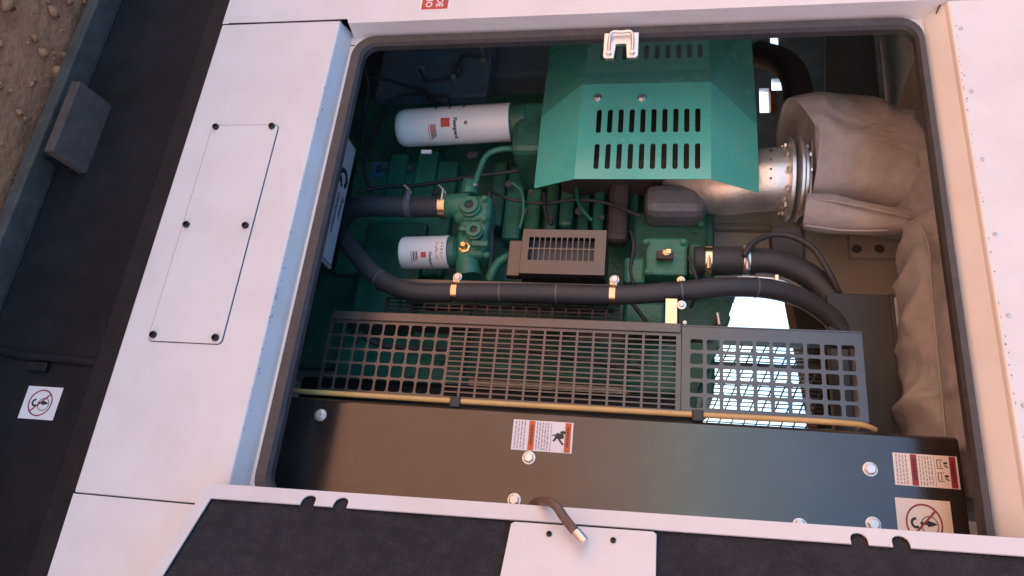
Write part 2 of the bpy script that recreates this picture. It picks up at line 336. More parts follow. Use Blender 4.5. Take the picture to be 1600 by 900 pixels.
# striker for the latch on the seal edge
y0 = YI - .03
p1, p2 = W(944, 60, y0), W(997, 92, y0)
kx0, kx1, kz0, kz1 = p1.x - .012, p2.x, p1.z, p2.z
w = (kz1 - kz0)
kb = B().xz([(kx0, kz0), (kx1 - .006, kz0), (kx1, kz0 + .006), (kx1, kz0 + w*.32), (kx0 + .036, kz0 + w*.36), (kx0 + .036, kz0 + w*.64), (kx1, kz0 + w*.68), (kx1, kz1 - .006), (kx1 - .006, kz1), (kx0, kz1)], y0 - .006, y0 + .004)
kp = obj('latch_striker', kb, 'zinc', en, bevel=.002, label='bright zinc U shaped latch striker on the seal edge')
for z in (kz0 + w*.17, kz1 - w*.17): bolt(kp, (kx1 - .016, y0 - .006, z), r=.007, name='striker_bolt')
b = B(); b.tube([(kx1 - .018, y0 - .008, kz0 + w*.17), (kx0 + .012, y0 - .016, kz0 + w*.2), (kx0 + .008, y0 - .016, kz0 + w*.5), (kx0 + .012, y0 - .016, kz1 - w*.2), (kx1 - .018, y0 - .008, kz1 - w*.17)], .0045, 10); obj('striker_wire', b, 'zinc', kp, sm=True)
# red notice, only its end is in view
p = W(702, 15, -.001); q = W(654, 18, -.001); rs = obj('notice', B().xz([(p.x - .16, q.z), (p.x, q.z), (p.x, p.z), (p.x - .16, p.z)], -.001, 0), 'paper', en, label='red and white notice beside the bay')
obj('red_field', B().xz([(p.x - .16, q.z + .006), (p.x - .004, q.z + .006), (p.x - .004, p.z - .006), (p.x - .16, p.z - .006)], -.0016, -.0011), 'red', rs)
b = B()
for s, zz in (('DE', p.z - .038), ('EIO', q.z + .018)):
    vs, fs = text2d(s, .026, bold=.0006); mxx = max(v[0] for v in vs)
    flat(b, vs, fs, lambda x, y: Vector((p.x - .010 - mxx + x, -.0022, zz + y)))
obj('lettering', b, 'paper', rs)
# rivets along the head panel
for (ix, iy) in ((1495,45),(1510,143),(1528,249),(1549,366),(1569,493),(1590,633)):
    q = W(ix, iy, 0); bolt(en, (q.x, 0, ZT + .018), r=.004, name='rivet', style='cap', kind='zinc')
for sm_ in ([(1478, -12, -.0005), (1463, 20, .026), (1464, 33, .05), (1461, 38, YI - .001), (1446, 39, YI - .001)], [(358, 37, -.0005), (533, 32, -.0005)], [(533, 32, -.0005), (546, 53, .05), (546, 71, YI - .001), (554, 71, YI - .001)]):
    obj('panel_joint', B().tube([W(*p) for p in sm_], .0016, 6, sub=0), 'ink', en)
# chipped paint along the rims
b = B(); random.seed(3)
def chip(c, r, nrm, u):
    u = Vector(u); w2 = Vector(nrm).cross(u); k = random.randint(5, 7)
    b.add([Vector(c) + Vector(nrm)*.0004 + (u*math.cos(6.283*i/k)*1.6 + w2*math.sin(6.283*i/k)) * r * random.uniform(.5, 1.2) for i in range(k)], [tuple(range(k))])
ny = Vector((0, -(ZBi - ZB), YI)).normalized()
for k in range(46):
    x = random.gauss(random.choice((-1.05, -.72, -.55, -.35)), .09); 
    if not XL + .05 < x < XR - .05: continue
    t = abs(random.gauss(.0, .10)) + .03; chip((x, YI*t, ZB + (ZBi - ZB)*t), random.uniform(.0008, .0024), ny, (1,0,0))
for k in range(60):
    x = random.gauss(random.choice((-1.15, -.85, -.5)), .12); chip((x, 0, ZT + abs(random.gauss(.0, .003)) + .004), random.uniform(.0006, .0018), (0,-1,0), (1,0,0))
obj('paint_chips', b, 'chip', en)['kind'] = 'stuff'
# the rest of the canopy: roof, ends, floor, far side with its own bay
ZF = ZW
obj('roof', B().box(-4.8, 1.4, -.0, 2.2, ROOF + .002, ROOF + .03), 'white', en)
obj('roof_lining', B().box(-4.78, 1.38, .03, 2.16, ROOF - .06, ROOF - .002), 'lining', en)
obj('end_wall', B().box(-4.8, -4.76, .03, 2.16, ZW, ROOF - .062), 'lining', en)
obj('end_wall', B().box(1.34, 1.4, .03, 2.16, ZW, ROOF - .062), 'lining', en)
obj('floor', B().box(-4.75, 1.33, .11, 2.15, ZW - .002, ZW + .01), 'base', en)
YF = 2.16
obj('far_post', pbox(B(), 1203.5, 142, 1214, 173, 2.12, .03), 'clay', en)
holes = []
def hole(xa, ya, xb, yb):
    p, q = W(xa, ya, YF), W(xb, yb, YF); holes.append((p.x, q.x, p.z, q.z))
hole(700, 400, 1275, 900); hole(1186, 138, 1203, 176); hole(1205, 123, 1223, 141); hole(1203, 48, 1217, 72)
xs = sorted({-4.8, 1.4, *[h[0] for h in holes], *[h[1] for h in holes]}); zs = sorted({ZW, ROOF, *[h[2] for h in holes], *[h[3] for h in holes]})
hs = {(i, j) for i in range(len(xs)-1) for j in range(len(zs)-1) for h in holes if h[0] <= (xs[i]+xs[i+1])/2 <= h[1] and h[2] <= (zs[j]+zs[j+1])/2 <= h[3]}
obj('far_wall', B().sheet(lambda x, z: Vector((x, YF, z)), xs, zs, hs, .04, (0, 1, 0)), 'lining', en)
# ================================================================== DOOR folded back towards the viewer
AN = math.radians(32); dd = Vector((math.cos(AN), -math.sin(AN), 0)); dn = Vector((-math.sin(AN), -math.cos(AN), 0))
P0 = W(325, 755, -.05)
TILT = .022                                  # the door hangs a little out of true
def DP(s, z, e=0): return P0 + dd * (s - TILT * z) + dn * e + Vector((0, 0, z))
def dsz(ix, iy, e=0):
    q = on_plane(ix, iy, P0 + dn * e, dn) - P0; return q.dot(dd) + TILT * q.z, q.z
dr = thing('bay_door', 'white hinged side door swung open with black foam lining', 'door', P0)
DW, DH, LW, LB = 1.28, 1.56, .036, .026
def dpoly(pts, e0, e1): return B().prism([DP(s, z, e0) for s, z in pts], dn * (e1 - e0))
pts = [(0, 0), (DW, 0), (DW, LB), (LW, LB)]
for ix, iy in ((484, 779), (533, 786), (1343, 846), (1408, 849)):
    s_, z_ = dsz(ix, iy, 0); r = .0145
    pts += [(LW, z_ - r)] + [(LW - .010 - r * math.sin(math.radians(t)) * 1.0, z_ - r * math.cos(math.radians(t))) for t in range(0, 181, 30)] + [(LW, z_ + r)]
pts += [(LW, DH - LB), (DW, DH - LB), (DW, DH), (0, DH)]
obj('inner_lip', dpoly(pts, -.003, 0), 'white', dr)
b = B(); b.hexa([DP(0, 0, -.003), DP(DW, 0, -.003), DP(DW, 0, -.062), DP(0, 0, -.062)], [DP(0, .003, -.003), DP(DW, .003, -.003), DP(DW, .003, -.062), DP(0, .003, -.062)])
b.hexa([DP(0, .003, -.003), DP(.003, .003, -.003), DP(.003, .003, -.062), DP(0, .003, -.062)], [DP(0, DH, -.003), DP(.003, DH, -.003), DP(.003, DH, -.062), DP(0, DH, -.062)])
b.hexa([DP(.003, .003, -.059), DP(DW, .003, -.059), DP(DW, .003, -.062), DP(.003, .003, -.062)], [DP(.003, DH, -.059), DP(DW, DH, -.059), DP(DW, DH, -.062), DP(.003, DH, -.062)])
obj('outer_skin', b, 'white', dr)
# foam pad, softly uneven
fb = B(); ns, nz_ = 40, 46; rows = []
for j in range(nz_ + 1):
    z = .006 + (DH - .012) * j / nz_
    rows.append([DP(.006 + (DW - .012) * i / ns, z, -.0075 + .0022 * noise.noise(Vector((i * .45, j * .45, 1)))) for i in range(ns + 1)])
fb.loops(rows, cap=False, close=False); obj('foam_pad', fb, 'foam', dr, sm=True, label='black acoustic foam lining')
s1, z1 = dsz(799, 814, .006); s2, z2 = dsz(1026, 829, .006); sa = min(s1, s2) + .002
lp = obj('lock_plate', dpoly([(sa, z1 + .006), (sa + .005, z1), (sa + .32, z1), (sa + .32, z2), (sa + .005, z2), (sa, z2 - .006)], .0005, .006), 'white', dr, bevel=.0015, label='white plate screwed over the foam')
for ix, iy in ((858, 835), (958, 845)):
    s_, z_ = dsz(ix, iy, .006); bolt(lp, DP(s_, z_, .006), n=dn, r=.0052, kind='blackbolt', style='cap', name='screw')
b = B()
path = [W(824, 806, .04), W(832, 790, .0), W(846, 783, -.04), W(866, 788, -.085)]
q1 = DP(*dsz(884, 812, .03), .03); q2 = DP(*dsz(905, 838, .028), .028); q3 = DP(*dsz(914, 848, .027), .027)
b.tube(path + [q1, q2], [.0088] * 6, 14)
hz = thing('door_cable', 'brown braided cable end looping out over the door edge', 'cable', q2)
obj('sleeve', b, 'braid', hz, sm=True)
obj('end_ferrule', B().tube([q2 + (q1 - q2) * .22, q2, q3], [.0102, .0102, .0092], 14, sub=0), 'zinc', hz, sm=40)

# ================================================================== BLACK SIDE PANEL beside the guards
YP = .2
pl, pt = W(440, 622, YP), W(1497, 682, YP)
sp = thing('side_panel', 'glossy black steel panel with warning stickers and washer head bolts', 'panel', (-.3, YP, ZW + .02))
X0, X1, Z0, Z1 = pl.x - .010, -.118, H - .93, pt.z
obj('face', B().prism([(X0, YP + .08, Z0), (X0 + .002, YP + .012, Z0), (X0 + .010, YP, Z0), (X1, YP, Z0), (X1, YP + .08, Z0)], (0, 0, Z1 - Z0)), 'black', sp, bevel=.003)
obj('end_cap', B().box(X0 + .03, X1, YP + .085, YP + .3, Z1 - .02, Z1 - .002), 'black', sp)
for ix, iy in ((500, 648), (826, 715), (1360, 733), (1365, 819), (1250, 821), (803, 781)):
    q = W(ix, iy, YP - .004); bolt(sp, (q.x, YP, q.z), r=.0125, name='bolt')
def warn(parent, corners, Y, head, second, label):
    p, q = W(*corners[0], Y), W(*corners[1], Y); x0, z0, w, h = p.x, p.z, q.x - p.x, q.z - p.z
    P = lambda e: (lambda x, y: Vector((x0 + x * w, Y - e, z0 + y * h)))
    st = obj('sticker', flat(B(), *rect2(0, 0, 1, 1), P(.0006)), 'paper', parent, label=label)
    for za_ in (.87, .27): obj('header_band', flat(B(), *rect2(.02, za_, .98, za_ + .1), P(.0012)), head, st)
    b = B()
    for zz in (.05, .1, .15, .2, .41, .455, .5, .545, .59):
        x = .05
        while x < .93:
            l = random.uniform(.05, .16); flat(b, *rect2(x, zz - .011, min(.95, x + l), zz + .011), P(.0012)); x += l + .03
    flat(b, *rect2(.03, .635, .97, .645), P(.0012)); obj('small_print', b, 'greyink', st)['kind'] = 'stuff'
    b = B()
    if second:
        for cx in (.27, .67):
            flat(b, *line2(cx - .13, .68, cx + .13, .68, .012), P(.0013)); flat(b, *line2(cx - .13, .68, cx - .13, .77, .02), P(.0013)); flat(b, *line2(cx + .13, .68, cx + .13, .77, .02), P(.0013)); flat(b, *line2(cx - .1, .73, cx + .1, .73, .01), P(.0013))
            flat(b, *disc2(cx - .04, .81, .035, 0, 12), P(.0013)); flat(b, *line2(cx + .02, .79, cx + .1, .84, .025), P(.0013))
    else:
        flat(b, [(.36, .74), (.5, .70), (.58, .78), (.52, .86), (.40, .85)], [(0, 1, 2, 3, 4)], P(.0013)); flat(b, *line2(.5, .75, .74, .85, .035), P(.0014)); flat(b, *line2(.52, .73, .64, .69, .04), P(.0014)); flat(b, *line2(.42, .72, .46, .66, .03), P(.0014)); flat(b, *disc2(.34, .84, .05, 0, 14), P(.0014))
    for zz, c in ((.92, 1), (.32, 1)):
        for k in range(9): flat(b, *rect2(.16 + k * .075, zz - .02, .2 + k * .075, zz + .02), P(.0016))
    obj('pictogram', b, 'ink', st)['kind'] = 'stuff'
warn(sp, ((803, 655), (893, 709)), YP, 'orange', False, 'white warning sticker with orange bands and a figure')
warn(sp, ((1394, 707), (1501, 765)), YP, 'maroon', True, 'white warning sticker with maroon bands and two small pictograms')
p = W(1398, 777, YP); q = W(1484, 783, YP); s0b = q.z - p.z; xs_ = p.x
no_lift(sp, lambda x, y, e: Vector((xs_ + x * 1.12, YP - e, p.z + y)), s0b)
# amber edging tube with black clips
at = thing('edging_tube', 'long amber plastic tube clipped along the panel edge', 'tube', W(445, 611, YP))
obj('tube', B().tube([W(445, 610, .22), W(720, 627, .215), W(1000, 643, .215), W(1200, 654, .215), W(1290, 659, .22), W(1345, 664, .235), W(1368, 672, .255)], .0068, 10), 'amber', at, sm=True)
for ix, iy in ((712, 627), (1090, 648)):
    q = W(ix, iy, .213); obj('clip', B().box(q.x - .011, q.x + .016, .204, .228, q.z - .013, q.z + .013), 'rubber', at, bevel=.004)

# ================================================================== BELT GUARDS of perforated sheet
YG = .27
def guard(name, label, X0, X1, Z0, Z1, cols, m, flange):
    t = thing(name, label, 'guard', ((X0 + X1) / 2, YG, Z0))
    xs, zs, hs = cols
    obj('perforated_face', B().sheet(lambda x, z: Vector((x, YG, z)), xs, zs, hs, .003, (0, 1, 0), chamf=m), 'guard', t)
    return t
p0, p1 = W(520, 488, YG), W(1064, 640, YG); Zl, Zr = W(505, 560, YG).z, W(1064, 560, YG).z; Xa, Xb = (W(520, 489, YG).x + W(1064, 508, YG).x) / 2, (W(497, 610, YG).x + W(1062, 642, YG).x) / 2
Zm = W(700, 560, YG).z
t = thing('belt_guard', 'black perforated belt guard with square holes then narrow slots', 'guard', ((Xa + Xb) / 2, YG, Zl))
def grid(a, b, n, bar):                    # n holes between a and b, bars of width bar
    st = (b - a + bar) / n; out = []
    for i in range(n): out += [a + i * st, a + i * st + st - bar]
    return out
fx = Xa + .028                              # solid border on the left edge
xsA = [Xa] + grid(fx, Xb - .006, 5, .0055) + [Xb]; zsA = [Zl] + grid(Zl + .008, Zm - .006, 9, .0055) + [Zm]
hsA = {(i, j) for i in range(1, len(xsA) - 2, 2) for j in range(1, len(zsA) - 2, 2)}
obj('square_hole_sheet', B().sheet(lambda x, z: Vector((x, YG, z)), xsA, zsA, hsA, .003, (0, 1, 0), chamf=.2), 'guard', t)
xsB = [Xa] + grid(fx, Xb - .004, 14, .0035) + [Xb]; zsB = [Zm] + grid(Zm + .001, Zr - .012, 14, .006) + [Zr]
hsB = {(i, j) for i in range(1, len(xsB) - 2, 2) for j in range(1, len(zsB) - 2, 2)}
obj('slotted_sheet', B().sheet(lambda x, z: Vector((x, YG, z)), xsB, zsB, hsB, .003, (0, 1, 0)), 'guard', t)
obj('left_return', B().box(Xa - .003, Xa, YG - .001, YG + .14, Zl, Zr), 'guard', t)
obj('front_fold', B().box(Xa - .004, Xa + .02, YG - .006, YG - .001, Zl + .002, Zr - .001), 'guard', t, bevel=.002)
Zq = W(1352, 590, YG).z; Xc = W(1352, 517, YG).x + .004
t2 = thing('alternator_guard', 'black guard of large square holes with daylight behind it', 'guard', ((Xa + Xb) / 2, YG, Zr))
xsC = [Xa + .002] + grid(Xa + .034, Xb - .010, 5, .0085) + [Xb]; zsC = [Zr + .002] + grid(Zr + .022, Zq - .018, 10, .0085) + [Zq]
hsC = {(i, j) for i in range(1, len(xsC) - 2, 2) for j in range(1, len(zsC) - 2, 2)}
obj('square_hole_sheet', B().sheet(lambda x, z: Vector((x, YG - .002, z)), xsC, zsC, hsC, .003, (0, 1, 0), chamf=.16), 'guard', t2)
obj('left_return', B().box(Xa - .001, Xa + .002, YG - .004, YG + .12, Zr + .002, Zq), 'guard', t2)
obj('top_return', B().box(Xa + .002, Xb, YG - .001, YG + .12, Zq - .003, Zq), 'guard', t2)
# wire mesh guard on the far side of the drive
YM = .95
t3 = thing('rear_mesh_guard', 'fine dark mesh guard behind the large square holes', 'guard', W(1180, 640, YM))
b = B(); p, q = W(1060, 517, YM), W(1290, 690, YM)
for k in range(26):
    x = p.x + (q.x - p.x) * k / 25; b.box(x - .0018, x + .0018, YM, YM + .004, p.z, q.z)
for k in range(15):
    z = p.z + (q.z - p.z) * k / 12; b.prism([(p.x, YM - .003, z - .0025), (p.x, YM - .003, z + .0025), (q.x, YM - .003, z - .15 + .0025), (q.x, YM - .003, z - .15 - .0025)], (0, .003, 0))
b.box(p.x + (q.x - p.x) * .30, p.x + (q.x - p.x) * .34, YM - .006, YM - .003, p.z, q.z)
obj('mesh', b, 'black', t3)
t4 = thing('door_strut', 'strut with a sun tinted edge crossing the bright gap behind the guards', 'strut', W(1270, 650, 1.2))
obj('bar', B().hexa([W(1219, 440, 1.25), W(1231, 440, 1.25), W(1231, 440, 1.29), W(1219, 440, 1.29)], [W(1263, 670, 1.25), W(1277, 670, 1.25), W(1277, 670, 1.29), W(1263, 670, 1.29)]), 'clay', t4)  # tan tint stands in for sunlight along this edge
obj('web', B().hexa([W(1231, 440, 1.27), W(1320, 440, 1.27), W(1320, 440, 1.29), W(1231, 440, 1.29)], [W(1277, 670, 1.27), W(1350, 670, 1.27), W(1350, 670, 1.29), W(1277, 670, 1.29)]), 'black', t4)  # dark sheet added to block the daylight past the bar

# ================================================================== BATTERY with printed top
bt = thing('starter_battery', 'white topped starter battery lying low behind the seal', 'battery', (-1.05, .34, ZW + .01))
zt = H - .95
obj('case', B().box(-1.262, -.842, .27, .40, ZW + .01, zt - .012), 'rubber', bt, bevel=.006)
lid = obj('lid', B().box(-1.264, -.840, .268, .402, zt - .012, zt), 'lidgrey', bt, bevel=.003)
b = B(); vs, fs = text2d('Power', .030, .25, .0004); flat(b, vs, fs, lambda x, y: Vector((-1.075 + x, .366 + y, zt + .0006)))
vs, fs = text2d('Generation', .030, .25, .0004); flat(b, vs, fs, lambda x, y: Vector((-1.075 + x, .338 + y, zt + .0006))); obj('lettering', b, 'ink', lid)['kind'] = 'stuff'
b = B(); flat(b, *disc2(-1.125, .352, .034, .018, 24, math.radians(40), math.radians(320)), lambda x, y: Vector((x, y, zt + .0006))); flat(b, *line2(-1.125, .335, -1.095, .352, .012), lambda x, y: Vector((x, y, zt + .0007))); obj('logo', b, 'ink', lid)
b = B()
for yy in (.302, .312, .322):
    x = -1.25
    while x < -.86:
        l = random.uniform(.01, .03); flat(b, *rect2(x, yy, x + l, yy + .0075), lambda x, y: Vector((x, y, zt + .0006))); x += l + .006
obj('red_print', b, 'red', lid)['kind'] = 'stuff'
b = B(); [flat(b, *line2(*l, .004), lambda x, y: Vector((x, y, zt + .0008))) for l in ((-1.258, .274, -.846, .274), (-1.258, .396, -.846, .396), (-.846, .274, -.846, .396), (-1.258, .274, -1.258, .396))]; obj('border', b, 'ink', lid)

# ================================================================== ENGINE
eg = thing('diesel_engine', 'green painted diesel engine filling the open bay', 'engine', (-1.0, 1.0, ZW + .06))
YE = .66
b = B(); pbox(b, 520, 150, 1118, 610, YE + .06, .75); obj('cylinder_block', b, 'dkgreen', eg, bevel=.02)
def eb(name, m, xa, ya, xb, yb, Y, depth, bev=.006, label=None):
    return obj(name, pbox(B(), xa, ya, xb, yb, Y, depth), m, eg, bevel=bev, label=label)
# block relief: pads, ribs and covers
eb('crankcase_cover', 'green', 556, 250, 690, 430, YE + .02, .08, .012)
eb('crankcase_cover', 'dkgreen', 575, 345, 640, 520, YE - .01, .1, .012)
eb('crankcase_cover', 'green', 545, 470, 720, 605, YE + .03, .1, .01)
eb('side_rib', 'green', 655, 235, 672, 320, YE - .01, .06); eb('side_rib', 'green', 612, 240, 622, 330, YE - .0, .06)
for k, (xx, w, m) in enumerate(((772, 10, 'dkgreen'), (795, 16, 'green'), (826, 14, 'green'), (856, 12, 'dkgreen'), (880, 14, 'green'), (908, 10, 'dkgreen'), (930, 12, 'green'), (985, 12, 'dkgreen'))):
    eb('cylinder_rib', m, xx, 250 + 9 * (k * 5 % 4), xx + w, 352 + 7 * (k * 3 % 4), YE - .03 + .012 * (k % 3), .12, .013)
eb('dark_filler', 'base', 470, 585, 1088, 760, .62, .3, .02)  # dark box added to keep the sunlit floor from showing through the guard
eb('exhaust_drop', 'rust', 952, 280, 980, 375, YE - .09, .07, .02)
eb('head_cover', 'dkgreen', 545, 150, 850, 252, YE + .1, .2, .02)
eb('side_cover', 'dkgreen', 990, 330, 1105, 480, YE - .04, .15, .012)
eb('gear_housing', 'green', 985, 460, 1110, 620, YE + .0, .25, .012)
eb('gear_housing_rim', 'dkgreen', 1100, 330, 1116, 620, YE - .02, .3, .008)
obj('mount_bracket', B().prism([W(x, y, YE - .05) for x, y in ((1100, 440), (1152, 440), (1150, 462), (1142, 466), (1145, 476), (1138, 486), (1142, 497), (1134, 508), (1130, 530), (1118, 552), (1108, 575), (1092, 606), (1086, 650), (1060, 650), (1060, 440))], (0, .06, 0)), 'dkgreen', eg, bevel=.003)
cyl_pin = obj('locating_pin', B().tube([W(1121, 490, YE - .08), W(1124, 508, YE - .08)], .008, 10, sub=0), 'zinc', eg, sm=40)
for ix, iy, Y in ((600, 262, YE), (640, 262, YE), (680, 300, YE), (560, 480, YE), (795, 288, YE - .06), (752, 262, YE - .03), (735, 243, YE - .03), (742, 242, YE - .03), (820, 330, YE - .04), (860, 340, YE - .04), (905, 330, YE - .04), (1020, 345, YE - .05), (1080, 345, YE - .05), (1003, 480, YE - .02), (1003, 560, YE - .02), (1060, 560, YE - .02)):
    bolt(eg, W(ix, iy, Y), r=.011, kind='dkgrey', name='bolt')
# dark upper corner: control module, loom and connectors
eb('control_module', 'duct', 600, 78, 760, 150, YE + .02, .08, .008)
eb('intake_duct', 'duct', 640, 40, 860, 120, YE + .12, .25, .03)
for ix, iy, w, h, m in ((656, 106, 10, 7, 'grey'), (712, 104, 13, 10, 'dkgrey'), (708, 118, 6, 5, 'grey'), (755, 93, 8, 6, 'zinc'), (690, 156, 18, 8, 'dkgrey'), (752, 74, 5, 4, 'zinc'), (770, 76, 6, 4, 'dkgrey')):
    eb('connector', m, ix - w/2, iy - h/2, ix + w/2, iy + h/2, YE - .02, .04, .003)
for pth in ([(575, 120, .6), (610, 126, .62), (640, 135, .63), (665, 142, .63), (670, 155, .62), (690, 158, .62)], [(712, 108, .62), (725, 88, .64), (748, 90, .64)], [(570, 95, .5), (572, 115, .52), (576, 135, .55), (570, 170, .6), (565, 230, .62)], [(656, 108, .62), (668, 128, .64), (700, 122, .64)], [(580, 300, .6), (570, 260, .6), (590, 200, .62), (625, 150, .62), (700, 150, .62)]):
    obj('wiring', B().tube([W(*p) for p in pth], .006, 8), 'rubber', eg, sm=True)
# blue warning triangle decal
p = W(578, 273, YE - .0); q = W(602, 250, YE - .0); dc = obj('decal', B().box(min(p.x, q.x), max(p.x, q.x), YE + .014, YE + .017, min(p.z, q.z), max(p.z, q.z)), 'blue', eg, label='small blue sticker with a triangle')
cx, cz = (p.x + q.x)/2, (p.z + q.z)/2; r = .02
b = B(); tri = lambda r: [(cx, cz + r), (cx - r*.87, cz - r*.5), (cx + r*.87, cz - r*.5)]
b.ring([(x, YE + .0135, z) for x, z in tri(r)], [(x, YE + .0135, z) for x, z in tri(r*.55)]); obj('triangle', b, 'ink', dc)
# coolant filter head: green casting with plugs
YH = .46
ch = thing('filter_head', 'green cast coolant filter head with two hex plugs', 'casting', W(735, 430, YH))
px = PX(735, 340, YH)
def cyl(name, m, a, Ya, b_, Yb, r0, r1=None, par=None, seg=28, sm=40, label=None):
    p, q = W(*a, Ya), W(*b_, Yb); L_ = (q - p).length
    return obj(name, B().lathe(p, q - p, [(0, r0 * .96), (L_ * .04, r0), (L_ * .96, r1 or r0), (L_, (r1 or r0) * .96)], seg), m, par, sm=sm, label=label)
cyl('port_neck', 'green', (697, 322), YH, (735, 322), YH, 19 * px, 21 * px, ch)
obj('body', pbox(B(), 712, 302, 764, 345, YH - .03, .10), 'green', ch, bevel=.02, seg=4)
obj('body_arm', pbox(B(), 718, 335, 757, 400, YH - .02, .09), 'green', ch, bevel=.016, seg=4)
cyl('filter_boss', 'green', (704, 395), YH + .02, (722, 395), YH + .02, 21 * px, 19 * px, ch)
cyl('lower_neck', 'green', (728, 398), YH + .02, (733, 434), YH + .02, 18 * px, 20 * px, ch)
cyl('upper_neck', 'green', (733, 284), YH, (733, 306), YH, 12 * px, 14 * px, ch)
for ix, iy, r in ((733, 320, 15), (740, 359, 12)):
    p = W(ix, iy, YH - .05); hp = obj('hex_plug', B().lathe(p + Vector((0, .02, 0)), (0, -1, 0), [(0, r*px*1.15), (.012, r*px*1.15), (.014, r*px*.98), (.024, r*px*.95), (.0245, r*px*.5), (.016, r*px*.45)], 24), 'green', ch, sm=35)
    obj('hex_socket', B().lathe(p + Vector((0, .003, 0)), (0, -1, 0), [(0, r*px*.42), (.002, r*px*.40)], 6), 'ink', hp)
p = W(723, 381, YH - .05); bf = obj('brass_fitting', B().lathe(p + Vector((0, .04, 0)), (0, -1, 0), [(0, 9*px), (.018, 9*px), (.019, 6*px), (.036, 6*px), (.04, 4*px)], 6), 'brass', ch, label='bright brass fitting')
obj('valve_handle', pbox(B(), 735, 374, 762, 384, YH - .055, .02), 'green', ch, bevel=.006)
obj('valve_handle', pbox(B(), 716, 352, 730, 360, YH - .05, .02), 'green', ch, bevel=.006)
cyl('fitting_nut', 'zinc', (742, 286), YH - .01, (742, 292), YH - .01, 5 * px, par=ch, seg=6)
# vertical rubber hose into the head, with two clamps
rh = thing('coolant_hose', 'short black rubber hose with band clamps joining the filter head', 'hose', W(560, 330, YH))
obj('hose', B().tube([W(520, 372, YH + .1), W(532, 345, YH + .06), W(548, 328, YH + .02), W(580, 322, YH), W(640, 323, YH), W(700, 323, YH)], 17 * px, 20), 'rubber', rh, sm=True)
def band(par, p, axis, r, w, m, screw=None):
    axis = Vector(axis).normalized(); c = obj('band_clamp', B().lathe(Vector(p) - axis * w / 2, axis, [(0, r), (0, r * 1.05), (w, r * 1.05), (w, r)], 28), m, par, sm=35)
    if screw:
        q = Vector(p) + Vector(screw[0]) * r; s = obj('clamp_screw', B().tube([q - Vector(screw[1]) * .02, q + Vector(screw[1]) * .02], .007, 8, sub=0), m, c, sm=40)
    return c
band(rh, W(693, 323, YH), (0, 0, 1), 18.5 * px, 11 * px, 'clamp', ((-.55, -.9, 0), (1, 0, 0)))
band(rh, W(640, 322, YH), (0, 0, 1), 18 * px, 10 * px, 'dkgrey', ((-.55, -.9, 0), (1, 0, 0)))
for ix in (640, 694): obj('clamp_tail', B().tube([W(ix + 2, 303, YH - .02), W(ix, 298, YH - .03), W(ix - 9, 289, YH - .03)], .004, 8), 'zinc', rh, sm=True)

# ---- filters
def filt(name, label, a, b_, Y, r, cap):
    p, q = W(*a, Y), W(*b_, Y); ax = q - p; L_ = ax.length
    t = thing(name, label, 'filter', p)
    c = obj('canister', B().lathe(p, ax, [(0, r * .55), (L_ * .012, r * .80), (L_ * .04, r * .94), (L_ * .09, r), (L_ * .965, r), (L_ * .985, r * 1.02), (L_, r * .98)], 40), 'filter', t, sm=35)
    obj('threaded_collar', B().lathe(q, ax, [(0, r * .9), (L_ * .02, r * .96), (cap, r * .9), (cap + .01, r * .7)], 36), 'dkgreen', t, sm=35)
    ax.normalize(); front = (CAM - p); front = (front - ax * front.dot(ax)).normalized(); side = front.cross(ax) * -1
    if side.x < 0: side = -side
    def P(ang, h, e=.0005): return p + ax * (h * L_) + (front * math.cos(ang) + side * math.sin(ang)) * (r + e)
    return t, c, P, L_, r
def wrap(b, vs, fs, P, a0, h0, L_, r, e=.0005):
    return flat(b, vs, fs, lambda x, y: P(a0 + x / r, h0 + y / L_, e))
def subdiv_rect(x0, y0, x1, y1, n=8):
    vs, fs = [], []
    for i in range(n + 1): x = x0 + (x1 - x0) * i / n; vs += [(x, y0), (x, y1)]
    for i in range(n): fs.append((2*i, 2*i+2, 2*i+3, 2*i+1))
    return vs, fs
YL = .47; pL = PX(710, 195, YL)
t, c, P, L_, r = filt('oil_filter', 'tall white oil filter canister with printed label', (622, 201), (799, 191), YL, 29.5 * pL, .05)
b = B(); wrap(b, *text2d('Fleetguard', .0165, 0, .0007), P, -.42, .535, L_, r); wrap(b, *disc2(.0, .0, .006, .002, 10), P, -.12, .64, L_, r)
for k in range(3): wrap(b, *subdiv_rect(.0, k * .0065, .05 - .005 * k, k * .0065 + .0022), P, -.12, .34, L_, r)
obj('lettering', b, 'ink', c)['kind'] = 'stuff'
b = B(); wrap(b, *subdiv_rect(0, 0, .029, .030), P, -.42, .425, L_, r)
for k in range(4): wrap(b, *subdiv_rect(.0, k * .0065, .055 - .004 * k, k * .0065 + .0022), P, -.12, .315, L_, r)
obj('red_mark', b, 'red', c)
b = B()
for k in range(3): wrap(b, *subdiv_rect(-.02, k * .012, .012, k * .012 + .006), P, -1.25, .36 + .09 * k, L_, r)
obj('side_print', b, 'ink', c)['kind'] = 'stuff'
p = W(658, 236, YL - .03); obj('drain_tag', B().box(p.x - .005, p.x + .006, YL - .03, YL - .02, p.z + .0, p.z + .034), 'paper', t, bevel=.001)
hd = eb('oil_filter_head', 'dkgreen', 806, 158, 850, 236, YL - .05, .25, .02)
YS = .47; pS = PX(665, 394, YS)
t, c, P, L_, r = filt('coolant_filter', 'short white coolant filter with red mark and handwriting', (627, 396), (703, 394), YS, 26 * pS, .02)
b = B(); wrap(b, *text2d('Fleetguard', .012, 0, .0003), P, -.05, .66, L_, r)
for k in range(4): wrap(b, *subdiv_rect(0, k * .006, .035 - .004 * k, k * .006 + .002), P, -.1, .30, L_, r)
obj('lettering', b, 'ink', c)['kind'] = 'stuff'
b = B(); wrap(b, *subdiv_rect(0, 0, .016, .016), P, -.05, .50, L_, r)
